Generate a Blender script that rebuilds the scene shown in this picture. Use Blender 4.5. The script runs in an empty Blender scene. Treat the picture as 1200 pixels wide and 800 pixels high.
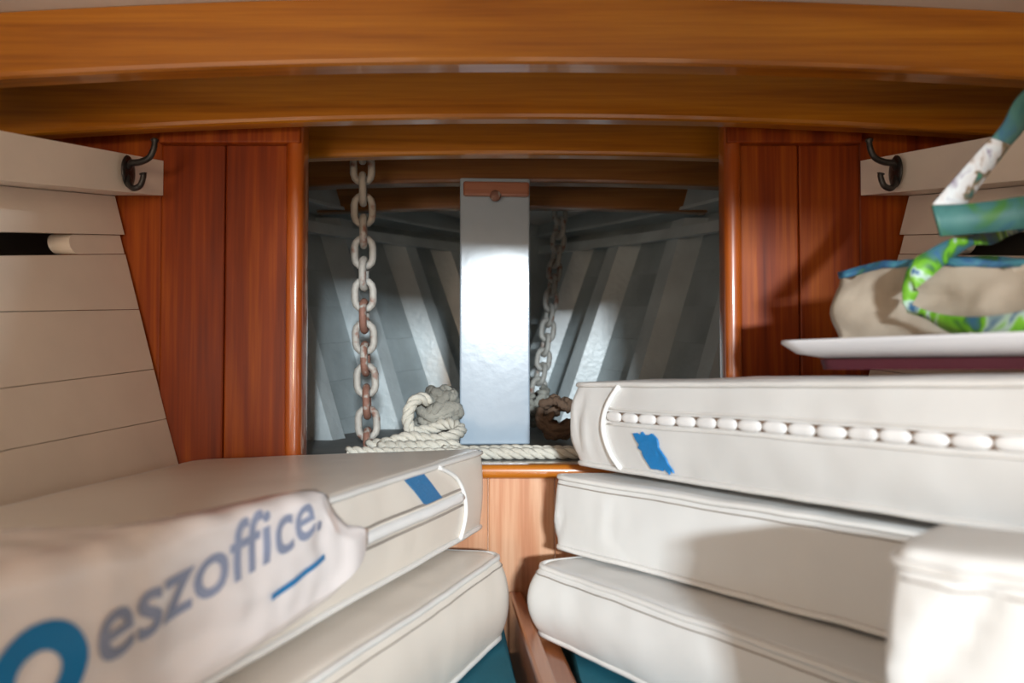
import bpy, bmesh, math, random
from mathutils import Vector, Matrix, noise
random.seed(7)
S = bpy.context.scene
COL = S.collection

# ------------------------------------------------------------------ camera, world, lights, exposure
CZ = 0.42                       # eye height above the berth flat
F = 900.0                       # focal length in pixels of the 1200 px frame
PITCH = math.atan(25.0 / F)     # horizon at y = 425
cam_d = bpy.data.cameras.new('camera'); cam = bpy.data.objects.new('camera', cam_d); COL.objects.link(cam)
cam.location = (0, 0, CZ); cam.rotation_euler = (math.pi / 2 + PITCH, 0, 0)
cam_d.sensor_width = 36; cam_d.lens = 36 * F / 1200; cam_d.clip_start = 0.02
cam_d.dof.use_dof = True; cam_d.dof.focus_distance = 1.2; cam_d.dof.aperture_fstop = 3.6
S.camera = cam

w = bpy.data.worlds.new('world'); S.world = w; w.use_nodes = True
bg = w.node_tree.nodes['Background']; bg.inputs[0].default_value = (1.0, 0.76, 0.57, 1); bg.inputs[1].default_value = 1.2

def area(name, loc, target, sx, sy, energy, color):
    d = bpy.data.lights.new(name, 'AREA'); d.shape = 'RECTANGLE'; d.size = sx; d.size_y = sy
    d.energy = energy; d.color = color
    o = bpy.data.objects.new(name, d); COL.objects.link(o); o.location = loc
    o.rotation_euler = (Vector(target) - Vector(loc)).to_track_quat('-Z', 'Y').to_euler()
    return o
# daylight falling down the companionway, aft and to starboard of the photographer
area('companionway_daylight', (0.60, -3.5, CZ + 0.72), (0.0, 1.2, CZ - 0.05), 0.30, 0.13, 152, (0.84, 0.94, 1.0))
# added warm fill, aft and unseen, to brighten the port side
area('warm_port_fill', (-0.5, -1.9, CZ + 0.02), (-0.35, 1.0, CZ - 0.1), 0.45, 0.35, 9, (1.0, 0.74, 0.52))

S.view_settings.view_transform = 'Standard'; S.view_settings.look = 'None'
S.view_settings.gamma = 1; S.view_settings.use_curve_mapping = False
S.view_settings.exposure = 0.58

# ------------------------------------------------------------------ helpers
CP, SP = math.cos(PITCH), math.sin(PITCH)
def at(px, py, Y):
    """photo pixel + forward distance in metres -> world point"""
    cx, cy = (px - 600) / F, (400 - py) / F
    dy = CP - cy * SP; dz = SP + cy * CP
    t = Y / dy
    return Vector((cx * t, Y, CZ + dz * t))
def P(x, y, z): return Vector((x, y, CZ + z))      # z measured from eye level

def smooth_all(me):
    for p in me.polygons: p.use_smooth = True

def wloc(o):
    v = Vector(o.location)
    while o.parent: o = o.parent; v = v + Vector(o.location)
    return v

def obj(name, verts, faces, mat, parent=None, smooth=False, origin=None):
    verts = [Vector(v) for v in verts]
    if origin is None:
        lo = [min(v[i] for v in verts) for i in range(3)]; hi = [max(v[i] for v in verts) for i in range(3)]
        origin = Vector(((lo[0] + hi[0]) / 2, (lo[1] + hi[1]) / 2, lo[2]))
    me = bpy.data.meshes.new(name); me.from_pydata([v - origin for v in verts], [], faces)
    bm = bmesh.new(); bm.from_mesh(me); bmesh.ops.recalc_face_normals(bm, faces=bm.faces); bm.to_mesh(me); bm.free()
    me.materials.append(mat)
    if smooth: smooth_all(me)
    o = bpy.data.objects.new(name, me); COL.objects.link(o)
    if parent:
        o.parent = parent; o.location = origin - wloc(parent)
    else: o.location = origin
    return o

def obj_bm(name, bm, mat, parent=None, smooth=False):
    bm.verts.ensure_lookup_table()
    for i, v in enumerate(bm.verts): v.index = i
    vs = [v.co.copy() for v in bm.verts]; fs = [[v.index for v in f.verts] for f in bm.faces]
    bm.free()
    return obj(name, vs, fs, mat, parent, smooth)

def tag(o, label=None, cat=None, group=None, kind=None):
    if label: o['label'] = label
    if cat: o['category'] = cat
    if group: o['group'] = group
    if kind: o['kind'] = kind
    return o

def empty(name, loc, label=None, cat=None, group=None, kind=None):
    o = bpy.data.objects.new(name, None); COL.objects.link(o); o.location = loc; o.empty_display_size = 0.03
    return tag(o, label, cat, group, kind)

def box_bm(corners, bevel=0.0, seg=2):
    """corners: 8 points, bottom 4 (ccw) then top 4"""
    bm = bmesh.new(); v = [bm.verts.new(c) for c in corners]
    for f in ((3, 2, 1, 0), (4, 5, 6, 7), (0, 1, 5, 4), (1, 2, 6, 5), (2, 3, 7, 6), (3, 0, 4, 7)):
        bm.faces.new([v[i] for i in f])
    if bevel > 0:
        bmesh.ops.bevel(bm, geom=bm.edges[:], offset=bevel, segments=seg, profile=0.5, affect='EDGES', clamp_overlap=True)
    return bm
def abox(x0, x1, y0, y1, z0, z1, bevel=0.0, seg=2):
    return box_bm([P(x0, y0, z0), P(x1, y0, z0), P(x1, y1, z0), P(x0, y1, z0),
                   P(x0, y0, z1), P(x1, y0, z1), P(x1, y1, z1), P(x0, y1, z1)], bevel, seg)

def frames(path, closed=False):
    n = len(path); T = []
    for i in range(n):
        if closed: t = path[(i + 1) % n] - path[i - 1]
        else: t = path[min(i + 1, n - 1)] - path[max(i - 1, 0)]
        if t.length < 1e-9: t = Vector((0, 0, 1))
        T.append(t.normalized())
    ref = Vector((0, 0, 1)) if abs(T[0].z) < 0.9 else Vector((1, 0, 0))
    N = [(ref - T[0] * ref.dot(T[0])).normalized()]
    for i in range(1, n):
        v = N[-1] - T[i] * N[-1].dot(T[i])
        N.append(v.normalized() if v.length > 1e-6 else N[-1])
    B = [T[i].cross(N[i]) for i in range(n)]
    return T, N, B

def tube(path, r, seg=8, closed=False, flat=1.0):
    """verts, faces of a tube; r is a number or a list"""
    path = [Vector(p) for p in path]; n = len(path)
    T, N, B = frames(path, closed); vs = []; fs = []
    for i in range(n):
        rr = r[i] if isinstance(r, (list, tuple)) else r
        for k in range(seg):
            a = 2 * math.pi * k / seg
            vs.append(path[i] + N[i] * math.cos(a) * rr + B[i] * math.sin(a) * rr * flat)
    m = n if closed else n - 1
    for i in range(m):
        j = (i + 1) % n
        for k in range(seg):
            k2 = (k + 1) % seg
            fs.append((i * seg + k, i * seg + k2, j * seg + k2, j * seg + k))
    if not closed:
        fs.append(tuple(range(seg))[::-1]); fs.append(tuple((n - 1) * seg + k for k in range(seg)))
    return vs, fs

def catmull(pts, per=8, closed=False):
    pts = [Vector(p) for p in pts]; n = len(pts); out = []
    m = n if closed else n - 1
    for i in range(m):
        if closed: p0, p1, p2, p3 = pts[i - 1], pts[i], pts[(i + 1) % n], pts[(i + 2) % n]
        else:
            p1, p2 = pts[i], pts[i + 1]
            p0 = pts[i - 1] if i > 0 else p1 * 2 - p2
            p3 = pts[i + 2] if i + 2 < n else p2 * 2 - p1
        for k in range(per):
            t = k / per
            out.append(0.5 * ((2 * p1) + (p2 - p0) * t + (2 * p0 - 5 * p1 + 4 * p2 - p3) * t * t + (3 * p1 - p0 - 3 * p2 + p3) * t ** 3))
    if not closed: out.append(pts[-1])
    return out
def resample(path, step):
    out = [path[0].copy()]; acc = 0.0
    for a, b in zip(path, path[1:]):
        L = (b - a).length
        while acc + L >= step:
            t = (step - acc) / L; a = a.lerp(b, t); out.append(a.copy()); L = (b - a).length; acc = 0.0
        acc += L
    return out
def merge(parts):
    vs = []; fs = []
    for v, f in parts:
        o = len(vs); vs += v; fs += [tuple(i + o for i in q) for q in f]
    return vs, fs
def interp(tab, x):
    if x <= tab[0][0]: return tab[0][1]
    for (a, fa), (b, fb) in zip(tab, tab[1:]):
        if x <= b:
            return fa + (fb - fa) * (x - a) / (b - a)
    return tab[-1][1]

# ------------------------------------------------------------------ materials
def mat_new(name):
    m = bpy.data.materials.new(name); m.use_nodes = True
    nt = m.node_tree; b = nt.nodes['Principled BSDF']
    return m, nt, b
def N_(nt, t, **kw):
    n = nt.nodes.new(t)
    for k, v in kw.items(): setattr(n, k, v)
    return n
def ramp(nt, stops, interp_='LINEAR'):
    r = N_(nt, 'ShaderNodeValToRGB'); e = r.color_ramp; e.interpolation = interp_
    while len(e.elements) > 1: e.elements.remove(e.elements[-1])
    e.elements[0].position = stops[0][0]; e.elements[0].color = (*stops[0][1], 1)
    for p, c in stops[1:]:
        x = e.elements.new(p); x.color = (*c, 1)
    return r
def coords(nt, scale=(1, 1, 1), rand=True):
    tc = N_(nt, 'ShaderNodeTexCoord'); mp = N_(nt, 'ShaderNodeMapping'); mp.inputs['Scale'].default_value = scale
    nt.links.new(tc.outputs['Object'], mp.inputs['Vector'])
    if rand:
        oi = N_(nt, 'ShaderNodeObjectInfo'); ml = N_(nt, 'ShaderNodeMath', operation='MULTIPLY'); ml.inputs[1].default_value = 37.0
        nt.links.new(oi.outputs['Random'], ml.inputs[0]); nt.links.new(ml.outputs[0], mp.inputs['Location'])
    return mp
def bump(nt, b, src, strength, dist=0.002):
    bp = N_(nt, 'ShaderNodeBump'); bp.inputs['Strength'].default_value = strength; bp.inputs['Distance'].default_value = dist
    nt.links.new(src, bp.inputs['Height']); nt.links.new(bp.outputs[0], b.inputs['Normal'])

def wood(name, dark, mid, light, axis, rough=0.32, coat=0.8, coat_rough=0.06, fine=1.0):
    m, nt, b = mat_new(name)
    sc = [26 * fine] * 3; sc['xyz'.index(axis)] = 1.6 * fine
    mp = coords(nt, sc)
    n1 = N_(nt, 'ShaderNodeTexNoise'); n1.inputs['Scale'].default_value = 1.0; n1.inputs['Detail'].default_value = 5; n1.inputs['Distortion'].default_value = 0.7
    nt.links.new(mp.outputs[0], n1.inputs['Vector'])
    sc2 = [190 * fine] * 3; sc2['xyz'.index(axis)] = 6
    mp2 = coords(nt, sc2); n2 = N_(nt, 'ShaderNodeTexNoise'); n2.inputs['Scale'].default_value = 1; n2.inputs['Detail'].default_value = 3
    nt.links.new(mp2.outputs[0], n2.inputs['Vector'])
    mx = N_(nt, 'ShaderNodeMath', operation='MULTIPLY_ADD'); mx.inputs[1].default_value = 0.35
    nt.links.new(n2.outputs[0], mx.inputs[0]); 
    ml = N_(nt, 'ShaderNodeMath', operation='MULTIPLY'); ml.inputs[1].default_value = 0.72
    nt.links.new(n1.outputs[0], ml.inputs[0]); nt.links.new(ml.outputs[0], mx.inputs[2])
    r = ramp(nt, [(0.3, dark), (0.52, mid), (0.75, light)]); nt.links.new(mx.outputs[0], r.inputs[0])
    nt.links.new(r.outputs[0], b.inputs['Base Color'])
    b.inputs['Roughness'].default_value = rough; b.inputs['Coat Weight'].default_value = coat
    b.inputs['Coat Roughness'].default_value = coat_rough
    bump(nt, b, n2.outputs[0], 0.08, 0.001)
    return m

def paint(name, col, rough=0.4, bump_scale=60, bump_s=0.15, vary=0.1, coat=0.0, spec=0.5, dirt=None):
    m, nt, b = mat_new(name)
    mp = coords(nt)
    n1 = N_(nt, 'ShaderNodeTexNoise'); n1.inputs['Scale'].default_value = 9; n1.inputs['Detail'].default_value = 6
    nt.links.new(mp.outputs[0], n1.inputs['Vector'])
    lo = tuple(c * (1 - vary) for c in col); hi = tuple(min(1, c * (1 + vary)) for c in col)
    r = ramp(nt, [(0.3, dirt or lo), (0.5, col), (0.7, hi)]); nt.links.new(n1.outputs[0], r.inputs[0])
    nt.links.new(r.outputs[0], b.inputs['Base Color'])
    b.inputs['Roughness'].default_value = rough; b.inputs['Coat Weight'].default_value = coat; b.inputs['Coat Roughness'].default_value = 0.12
    b.inputs['Specular IOR Level'].default_value = spec
    n2 = N_(nt, 'ShaderNodeTexNoise'); n2.inputs['Scale'].default_value = bump_scale; n2.inputs['Detail'].default_value = 4
    nt.links.new(mp.outputs[0], n2.inputs['Vector'])
    bump(nt, b, n2.outputs[0], bump_s, 0.004)
    return m

M = {}
M['beam'] = wood('varnished_beam_wood', (0.22, 0.058, 0.002), (0.44, 0.15, 0.006), (0.62, 0.25, 0.016), 'x', coat=0.6)
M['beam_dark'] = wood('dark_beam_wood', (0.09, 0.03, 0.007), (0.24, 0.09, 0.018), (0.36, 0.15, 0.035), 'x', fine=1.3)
M['mahogany'] = wood('mahogany_planking', (0.12, 0.013, 0.0005), (0.25, 0.037, 0.001), (0.46, 0.105, 0.004), 'z', rough=0.5, coat=0.07, coat_rough=0.2)
M['mahogany'].node_tree.nodes['Principled BSDF'].inputs['Specular IOR Level'].default_value = 0.25
M['moulding'] = wood('mahogany_moulding', (0.28, 0.05, 0.005), (0.42, 0.085, 0.008), (0.5, 0.12, 0.012), 'z', coat=1.0, coat_rough=0.08)
M['ledge'] = wood('ledge_wood', (0.42, 0.11, 0.008), (0.55, 0.17, 0.012), (0.62, 0.22, 0.02), 'x', coat=1.0)
M['panel'] = wood('panel_wood', (0.42, 0.12, 0.04), (0.60, 0.26, 0.12), (0.80, 0.48, 0.29), 'z', rough=0.5, coat=0.3, coat_rough=0.25)
M['bearer'] = wood('bearer_wood', (0.20, 0.05, 0.014), (0.36, 0.11, 0.03), (0.48, 0.18, 0.06), 'y', coat=0.7, coat_rough=0.2)
M['white'] = paint('white_planking_paint', (0.85, 0.77, 0.68), 0.45, 40, 0.08, 0.05)
M['ceiling'] = paint('deckhead_paint', (0.72, 0.68, 0.64), 0.5, 40, 0.06, 0.04)
M['grey'] = paint('locker_grey_paint', (0.43, 0.485, 0.495), 0.32, 70, 0.35, 0.16, coat=0.35)
M['grey_rib_lit'] = paint('rib_grey_lit_paint', (0.60, 0.66, 0.67), 0.34, 80, 0.35, 0.14, coat=0.3)  # ribs paler than the planks: frontal light put into the colour
M['dark'] = paint('hull_backing_slot_shade', (0.05, 0.045, 0.04), 0.8, 40, 0.1, 0.2)  # backing darkened so the shade in the slot sits in its colour
M['post'] = paint('post_grey_paint', (0.38, 0.465, 0.55), 0.22, 38, 0.09, 0.06, coat=0.6)
M['teal'] = paint('teal_cloth', (0.006, 0.13, 0.19), 0.85, 500, 0.4, 0.15)
M['floor'] = paint('berth_flat_paint', (0.25, 0.2, 0.15), 0.6)
M['iron'] = paint('black_iron', (0.022, 0.02, 0.019), 0.35, 150, 0.3, 0.3)
M['vinyl'] = paint('white_vinyl', (0.78, 0.77, 0.75), 0.40, 22, 0.22, 0.025, spec=0.4)
M['vinyl_warm_lit'] = paint('warm_lit_vinyl', (0.80, 0.73, 0.65), 0.36, 26, 0.14, 0.03, spec=0.4)  # same vinyl with warm bounced light put into the colour
M['piping'] = paint('vinyl_piping', (0.82, 0.80, 0.77), 0.4, 60, 0.1, 0.03)
M['cord'] = paint('white_cord', (0.93, 0.92, 0.90), 0.4, 60, 0.05, 0.02)
M['seam'] = paint('seam_shade_thread', (0.36, 0.31, 0.27), 0.8)
M['zip'] = paint('zip_white', (0.95, 0.94, 0.93), 0.35, 60, 0.05, 0.01)
M['zip_gap'] = paint('zip_brown', (0.24, 0.16, 0.11), 0.8)
M['blue'] = paint('blue_tape', (0.005, 0.20, 0.52), 0.5, 120, 0.4, 0.2)
M['blue_tab'] = paint('blue_webbing', (0.03, 0.18, 0.40), 0.6, 300, 0.4, 0.12)
M['canvas'] = paint('beige_canvas', (0.44, 0.37, 0.29), 0.7, 30, 0.4, 0.1)
M['tray'] = paint('white_tray', (0.80, 0.80, 0.83), 0.25, 20, 0.03, 0.02, coat=0.4)
M['tray_under'] = paint('dark_red_tray_base', (0.07, 0.008, 0.016), 0.5)
M['plastic'] = paint('milky_plastic', (0.95, 0.88, 0.87), 0.22, 14, 0.2, 0.02, coat=0.5)
M['ink'] = paint('blue_ink', (0.008, 0.20, 0.48), 0.45, 60, 0.05, 0.04)
M['ink_pale'] = paint('pale_blue_ink', (0.29, 0.33, 0.47), 0.45, 60, 0.05, 0.1)
M['cap'] = wood('cap_wood', (0.25, 0.09, 0.05), (0.36, 0.14, 0.08), (0.45, 0.2, 0.11), 'x', coat=0.3)
M['locker_floor'] = paint('locker_floor_paint', (0.22, 0.22, 0.21), 0.6, 50, 0.3, 0.2)

def galv(name, rust_lo, rust_hi):
    m, nt, b = mat_new(name); mp = coords(nt)
    n = N_(nt, 'ShaderNodeTexNoise'); n.inputs['Scale'].default_value = 55; n.inputs['Detail'].default_value = 5
    nt.links.new(mp.outputs[0], n.inputs['Vector'])
    r = ramp(nt, [(0.0, (0.62, 0.60, 0.55)), (rust_lo, (0.46, 0.44, 0.40)), (rust_hi, (0.29, 0.15, 0.11)), (1.0, (0.24, 0.10, 0.065))])
    nt.links.new(n.outputs[0], r.inputs[0]); nt.links.new(r.outputs[0], b.inputs['Base Color'])
    b.inputs['Roughness'].default_value = 0.65; b.inputs['Metallic'].default_value = 0.15
    n2 = N_(nt, 'ShaderNodeTexNoise'); n2.inputs['Scale'].default_value = 260; n2.inputs['Detail'].default_value = 3
    nt.links.new(mp.outputs[0], n2.inputs['Vector']); bump(nt, b, n2.outputs[0], 0.6, 0.002)
    return m
M['chain'] = galv('galvanised_chain', 0.56, 0.68)
M['chain_rust'] = galv('rusty_chain', 0.36, 0.44)
M['rope'] = paint('rope_white', (0.72, 0.69, 0.60), 0.8, 400, 0.5, 0.12)
M['rope_grey'] = paint('rope_grey', (0.32, 0.31, 0.27), 0.9, 300, 0.7, 0.5)
M['rope_brown_shaded'] = paint('rope_brown_shaded', (0.16, 0.10, 0.065), 0.9, 300, 0.6, 0.35)  # brownish rope; the cushion's shadow is mixed into the colour too

def pattern(name, stops, scale=26):
    m, nt, b = mat_new(name); mp = coords(nt)
    n = N_(nt, 'ShaderNodeTexNoise'); n.inputs['Scale'].default_value = scale; n.inputs['Detail'].default_value = 2.5; n.inputs['Distortion'].default_value = 1.2
    nt.links.new(mp.outputs[0], n.inputs['Vector']); r = ramp(nt, stops); nt.links.new(n.outputs[0], r.inputs[0])
    nt.links.new(r.outputs[0], b.inputs['Base Color']); b.inputs['Roughness'].default_value = 0.5
    return m
G1, G2, TE, BL, WH, PU = (0.12, 0.36, 0.015), (0.05, 0.17, 0.03), (0.05, 0.16, 0.15), (0.03, 0.11, 0.24), (0.66, 0.68, 0.68), (0.25, 0.19, 0.27)
M['strap_green'] = pattern('green_print_strap', [(0.28, BL), (0.40, TE), (0.45, G2), (0.48, G1), (0.56, (0.20, 0.48, 0.04)), (0.60, (0.45, 0.6, 0.5)), (0.66, BL), (0.8, TE)])
M['strap_teal'] = pattern('teal_print_strap', [(0.25, G2), (0.4, TE), (0.6, (0.07, 0.20, 0.18)), (0.75, BL)])
M['strap_multi'] = pattern('white_print_strap', [(0.28, PU), (0.42, WH), (0.54, (0.62, 0.58, 0.56)), (0.6, (0.25, 0.16, 0.08)), (0.68, TE), (0.8, G1)], 34)
M['trim_blue'] = pattern('blue_print_trim', [(0.3, G2), (0.42, TE), (0.5, BL), (0.62, (0.07, 0.26, 0.33)), (0.75, BL)])

# ------------------------------------------------------------------ hull form (z relative to eye level)
WT = [(-0.7, .86), (0.0, .80), (0.3, .77), (0.6, .72), (0.85, .66), (1.12, .588), (1.4, .50), (1.6, .43), (1.75, .372), (1.9, .30), (2.0, .245), (2.15, .15), (2.3, .055), (2.4, .03)]
KT = [(0.0, .24), (1.12, .262), (1.75, .29), (2.0, .34), (2.4, .36)]
def hx(Y, z):
    x = interp(WT, Y) - interp(KT, Y) * (0.25 - z)
    if z < -0.1: x -= 0.5 * (-0.1 - z) ** 2
    return max(x, 0.012)

def strip(side, Ys, zlo, zhi, off_in, off_out):
    """a plank following the hull between two heights; off_* added to the half breadth"""
    vs = []; fs = []
    for Y in Ys:
        for z, of in ((zlo(Y), off_in), (zhi(Y), off_in), (zhi(Y), off_out), (zlo(Y), off_out)):
            vs.append(P(side * max(0.004, hx(Y, z) + of), Y, z))
    n = len(Ys)
    for i in range(n - 1):
        for k in range(4):
            k2 = (k + 1) % 4
            fs.append((i * 4 + k, i * 4 + k2, i * 4 + 4 + k2, i * 4 + 4 + k))
    fs.append((0, 1, 2, 3)); fs.append(tuple((n - 1) * 4 + k for k in range(4)))
    return vs, fs
def lin(a, b, n): return [a + (b - a) * i / (n - 1) for i in range(n)]

# ------------------------------------------------------------------ structure
floor = obj_bm('floor', abox(-0.95, 0.95, -0.7, 1.145, -0.44, -0.42), M['floor']); tag(floor, kind='structure')

block_port = obj_bm('light_block_port', abox(-0.26, 0.0, -0.48, -0.45, -0.42, 0.395), M['white']); tag(block_port, kind='structure')  # unseen panel added to keep the key light off the port side
block_starboard = obj_bm('light_block_starboard', abox(0.49, 0.86, -0.48, -0.45, -0.42, 0.38), M['white']); tag(block_starboard, kind='structure')  # unseen panel added to shade the starboard bulkhead
# deckhead: one cambered sheet
def camber(x): return -0.053 * x * x
vs = []; fs = []
xs = lin(-0.95, 0.95, 25)
for Y in (-0.7, 2.45):
    for x in xs:
        vs.append(P(x, Y, 0.410 + camber(x)))
for Y in (-0.7, 2.45):
    for x in xs:
        vs.append(P(x, Y, 0.437 + camber(x)))
n = len(xs)
for i in range(n - 1):
    fs += [(i, i + 1, n + i + 1, n + i), (2 * n + i, 3 * n + i, 3 * n + i + 1, 2 * n + i + 1)]
    fs += [(i, 2 * n + i, 2 * n + i + 1, i + 1), (n + i, n + i + 1, 3 * n + i + 1, 3 * n + i)]
fs += [(0, n, 3 * n, 2 * n), (n - 1, 3 * n - 1, 4 * n - 1, 2 * n - 1)]
ceil = obj('ceiling', vs, fs, M['ceiling']); tag(ceil, kind='structure')

# white cabin sides: planks over a backing, dark colour standing in for slot shade
SE = [.300, .2445, .187, .159, .078, -.009, -.081, -.156, -.235, -.32, -.415]
def seam(i):
    s = 0.15 if i < 6 else 0.12
    return lambda Y: SE[i] + s * (Y - 1.12) * (0.55 if i > 3 else 1.0)
for side, nm in ((-1, 'wall_left'), (1, 'wall_right')):
    Ys = lin(-0.6, 1.1175, 16)
    v, f = strip(side, Ys, lambda Y: -0.42, lambda Y: 0.39, 0.11, 0.125)
    wall = obj(nm, v, f, M['dark']); tag(wall, kind='structure')
    g = 0.0005
    for i in range(1, len(SE) - 1):
        hi, lo = seam(i), seam(i + 1)
        zl = (lambda lo: lambda Y: max(lo(Y) + g, -0.419))(lo); zh = (lambda hi: lambda Y: hi(Y) - g)(hi)
        if i == 2:      # ventilation slot: only its forward end is closed, with a rounded end
            Ye = 1.022
            ys = [Ye + 0.012 * (1 - math.cos(a)) for a in lin(0, math.pi / 2, 6)] + lin(1.04, 1.1175, 4)
            def zl2(Y, a=zl, b=zh):
                m = (a(Y) + b(Y)) / 2; h = (b(Y) - a(Y)) / 2
                t = min(1, max(0, (Y - Ye) / 0.012)); return m - h * math.sqrt(max(0.02, 1 - (1 - t) ** 2))
            def zh2(Y, a=zl, b=zh): return a(Y) + b(Y) - zl2(Y)
            v, f = strip(side, ys, zl2, zh2, 0.001, 0.03)
            obj('plank', v, f, M['white'], wall)
            v, f = strip(side, lin(-0.6, 0.42, 5), zl, zh, 0.001, 0.03)
            obj('plank', v, f, M['white'], wall)
            continue
        # the board above the slot stands a little proud
        v, f = strip(side, Ys, zl, zh, -0.006 if i == 1 else 0.0, 0.022)
        o = obj('plank', v, f, M['white'], wall)
    # beam shelf above the planks
    top = lambda Y: 0.296 + 0.13 * (Y - 1.12)
    v = []
    for Y in Ys:
        xi_ = interp(WT, Y) - 0.078; xo_ = hx(Y, .25) + .02
        for xx, zz in ((xi_, seam(1)(Y) + .0005), (xi_, top(Y)), (xo_, top(Y)), (xo_, seam(1)(Y) + .0005)): v.append(P(side * xx, Y, zz))
    f = [(i * 4 + k, i * 4 + (k + 1) % 4, i * 4 + 4 + (k + 1) % 4, i * 4 + 4 + k) for i in range(len(Ys) - 1) for k in range(4)] + [(0, 1, 2, 3), tuple((len(Ys) - 1) * 4 + k for k in range(4))]
    o = obj('beam_shelf', v, f, M['white'], wall)
    v, f = strip(side, [0.868, 0.882], lambda Y: seam(1)(Y) - 0.008, lambda Y: seam(1)(Y) - 0.0005, -0.045, -0.03)
    obj('wedge', v, f, M['white'], wall)

# grey locker sides forward of the bulkhead
LS = [.425, .345, .27, .19, .11, .03, -.05, -.13, -.21]
for side, nm in ((-1, 'wall_bow_left'), (1, 'wall_bow_right')):
    Ys = lin(1.145, 2.33, 14)
    v, f = strip(side, Ys, lambda Y: -0.3, lambda Y: 0.43, 0.074, 0.09)
    wall = obj(nm, v, f, M['grey']); tag(wall, kind='structure')
    for i in range(len(LS) - 1):
        rise = 0.075
        zl = (lambda a: lambda Y: a + rise * (Y - 1.5) + 0.0002)(LS[i + 1]); zh = (lambda a: lambda Y: min(0.43, a + rise * (Y - 1.5) - 0.0002))(LS[i])
        v, f = strip(side, Ys, zl, zh, 0.050, 0.0735)
        obj('hull_plank', v, f, M['grey'], wall)
    for Y0 in (1.27, 1.495, 1.74, 1.965, 2.14):
        zs = lin(-0.2, 0.33, 10); vs = []; fs = []
        sd = 0.042
        for z in zs:
            dz = 0.0
            a, b = hx(Y0, z), hx(Y0 + sd, z)
            for xx, yy in ((a - 0.006, Y0), (a + 0.052, Y0), (b + 0.052, Y0 + sd), (b - 0.006, Y0 + sd)):
                vs.append(P(side * max(0.006, xx), yy, z))
        for i in range(len(zs) - 1):
            for k in range(4):
                k2 = (k + 1) % 4; fs.append((i * 4 + k, i * 4 + k2, i * 4 + 4 + k2, i * 4 + 4 + k))
        fs += [(0, 1, 2, 3), tuple((len(zs) - 1) * 4 + k for k in range(4))]
        obj('rib', vs, fs, M['grey_rib_lit'], wall)
    v, f = strip(side, Ys, lambda Y: 0.268 + 0.075 * (Y - 1.55), lambda Y: 0.292 + 0.075 * (Y - 1.55), -0.03, 0.0)
    obj('stringer', v, f, M['grey_rib_lit'], wall)
    v, f = strip(side, Ys, lambda Y: 0.335 + 0.06 * (Y - 1.55), lambda Y: 0.40 + 0.03 * (Y - 1.55), -0.05, 0.05)
    obj('shelf_clamp', v, f, M['grey'], wall)
    v, f = strip(side, Ys, lambda Y: 0.328 + 0.06 * (Y - 1.55), lambda Y: 0.335 + 0.06 * (Y - 1.55), -0.056, 0.05)
    obj('shelf_lip', v, f, M['grey_rib_lit'], wall)
# locker floor and stem
vs = []; fs = []
Ys = lin(1.146, 2.28, 12)
for Y in Ys:
    x = hx(Y, -0.15) + 0.05
    vs += [P(-x, Y, -0.15), P(x, Y, -0.15), P(-x, Y, -0.165), P(x, Y, -0.165)]
for i in range(len(Ys) - 1):
    a = i * 4; fs += [(a, a + 1, a + 5, a + 4), (a + 2, a + 6, a + 7, a + 3), (a, a + 4, a + 6, a + 2), (a + 1, a + 3, a + 7, a + 5)]
fs += [(0, 2, 3, 1), (len(vs) - 4, len(vs) - 3, len(vs) - 1, len(vs) - 2)]
lf = obj('floor_locker', vs, fs, M['locker_floor']); tag(lf, kind='structure')
stem = obj_bm('wall_bow_stem', box_bm([P(-.045, 2.2, -.149), P(.045, 2.2, -.149), P(.16, 2.335, -.149), P(-.16, 2.335, -.149),
                                 P(-.045, 2.26, .43), P(.045, 2.26, .43), P(.24, 2.34, .43), P(-.24, 2.34, .43)], 0.002), M['grey']); tag(stem, kind='structure')

# bulkhead of vertical tongue and groove planks
YB = 1.12
def bx_(px): return (px - 600) / F * YB
for nm, edges, mould, side in (('wall_front_left', [30, 186, 262, 336], (336, 356), -1),
                               ('wall_front_right', [868, 938, 1010, 1170], (848, 868), 1)):
    root = empty(nm, P(side * 0.42, YB, -0.42), kind='structure')
    for i, (a, b) in enumerate(zip(edges, edges[1:])):
        x0, x1 = bx_(a), bx_(b)
        outer = (i == 0 and side < 0) or (i == 2 and side > 0)
        y0 = YB + (0.004 if outer else 0.0)
        obj_bm('plank', abox(x0 + .0004, x1 - .0004, y0, YB + 0.022, -0.42, 0.395, 0.0028, 2), M['mahogany'], root)
    x0, x1 = bx_(mould[0]), bx_(mould[1])
    obj_bm('edge_moulding', abox(x0, x1, YB - 0.016, YB + 0.03, -0.42, 0.40, 0.0105, 5), M['moulding'], root, smooth=True)
    xa, xb = (bx_(188), bx_(354)) if side < 0 else (bx_(850), bx_(1008))
    obj_bm('top_rail', abox(xa, xb, YB - 0.018, YB - 0.0005, 0.318, 0.375, 0.003, 2), M['mahogany'], root)
# low front panel under the locker opening
root = empty('wall_front_low', P(0, YB, -0.42), kind='structure')
xe = [bx_(356), bx_(424), bx_(498), bx_(572), bx_(650), bx_(724), bx_(790), bx_(848)]
for a, b in zip(xe, xe[1:]):
    obj_bm('plank', abox(a + .0004, b - .0004, YB, YB + 0.02, -0.42, -0.166, 0.0022, 2), M['panel'], root)
led = obj_bm('trim_1', abox(bx_(356), bx_(848), YB - 0.018, YB + 0.03, -0.166, -0.146, 0.0085, 5), M['ledge'], smooth=True); tag(led, kind='structure')

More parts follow.
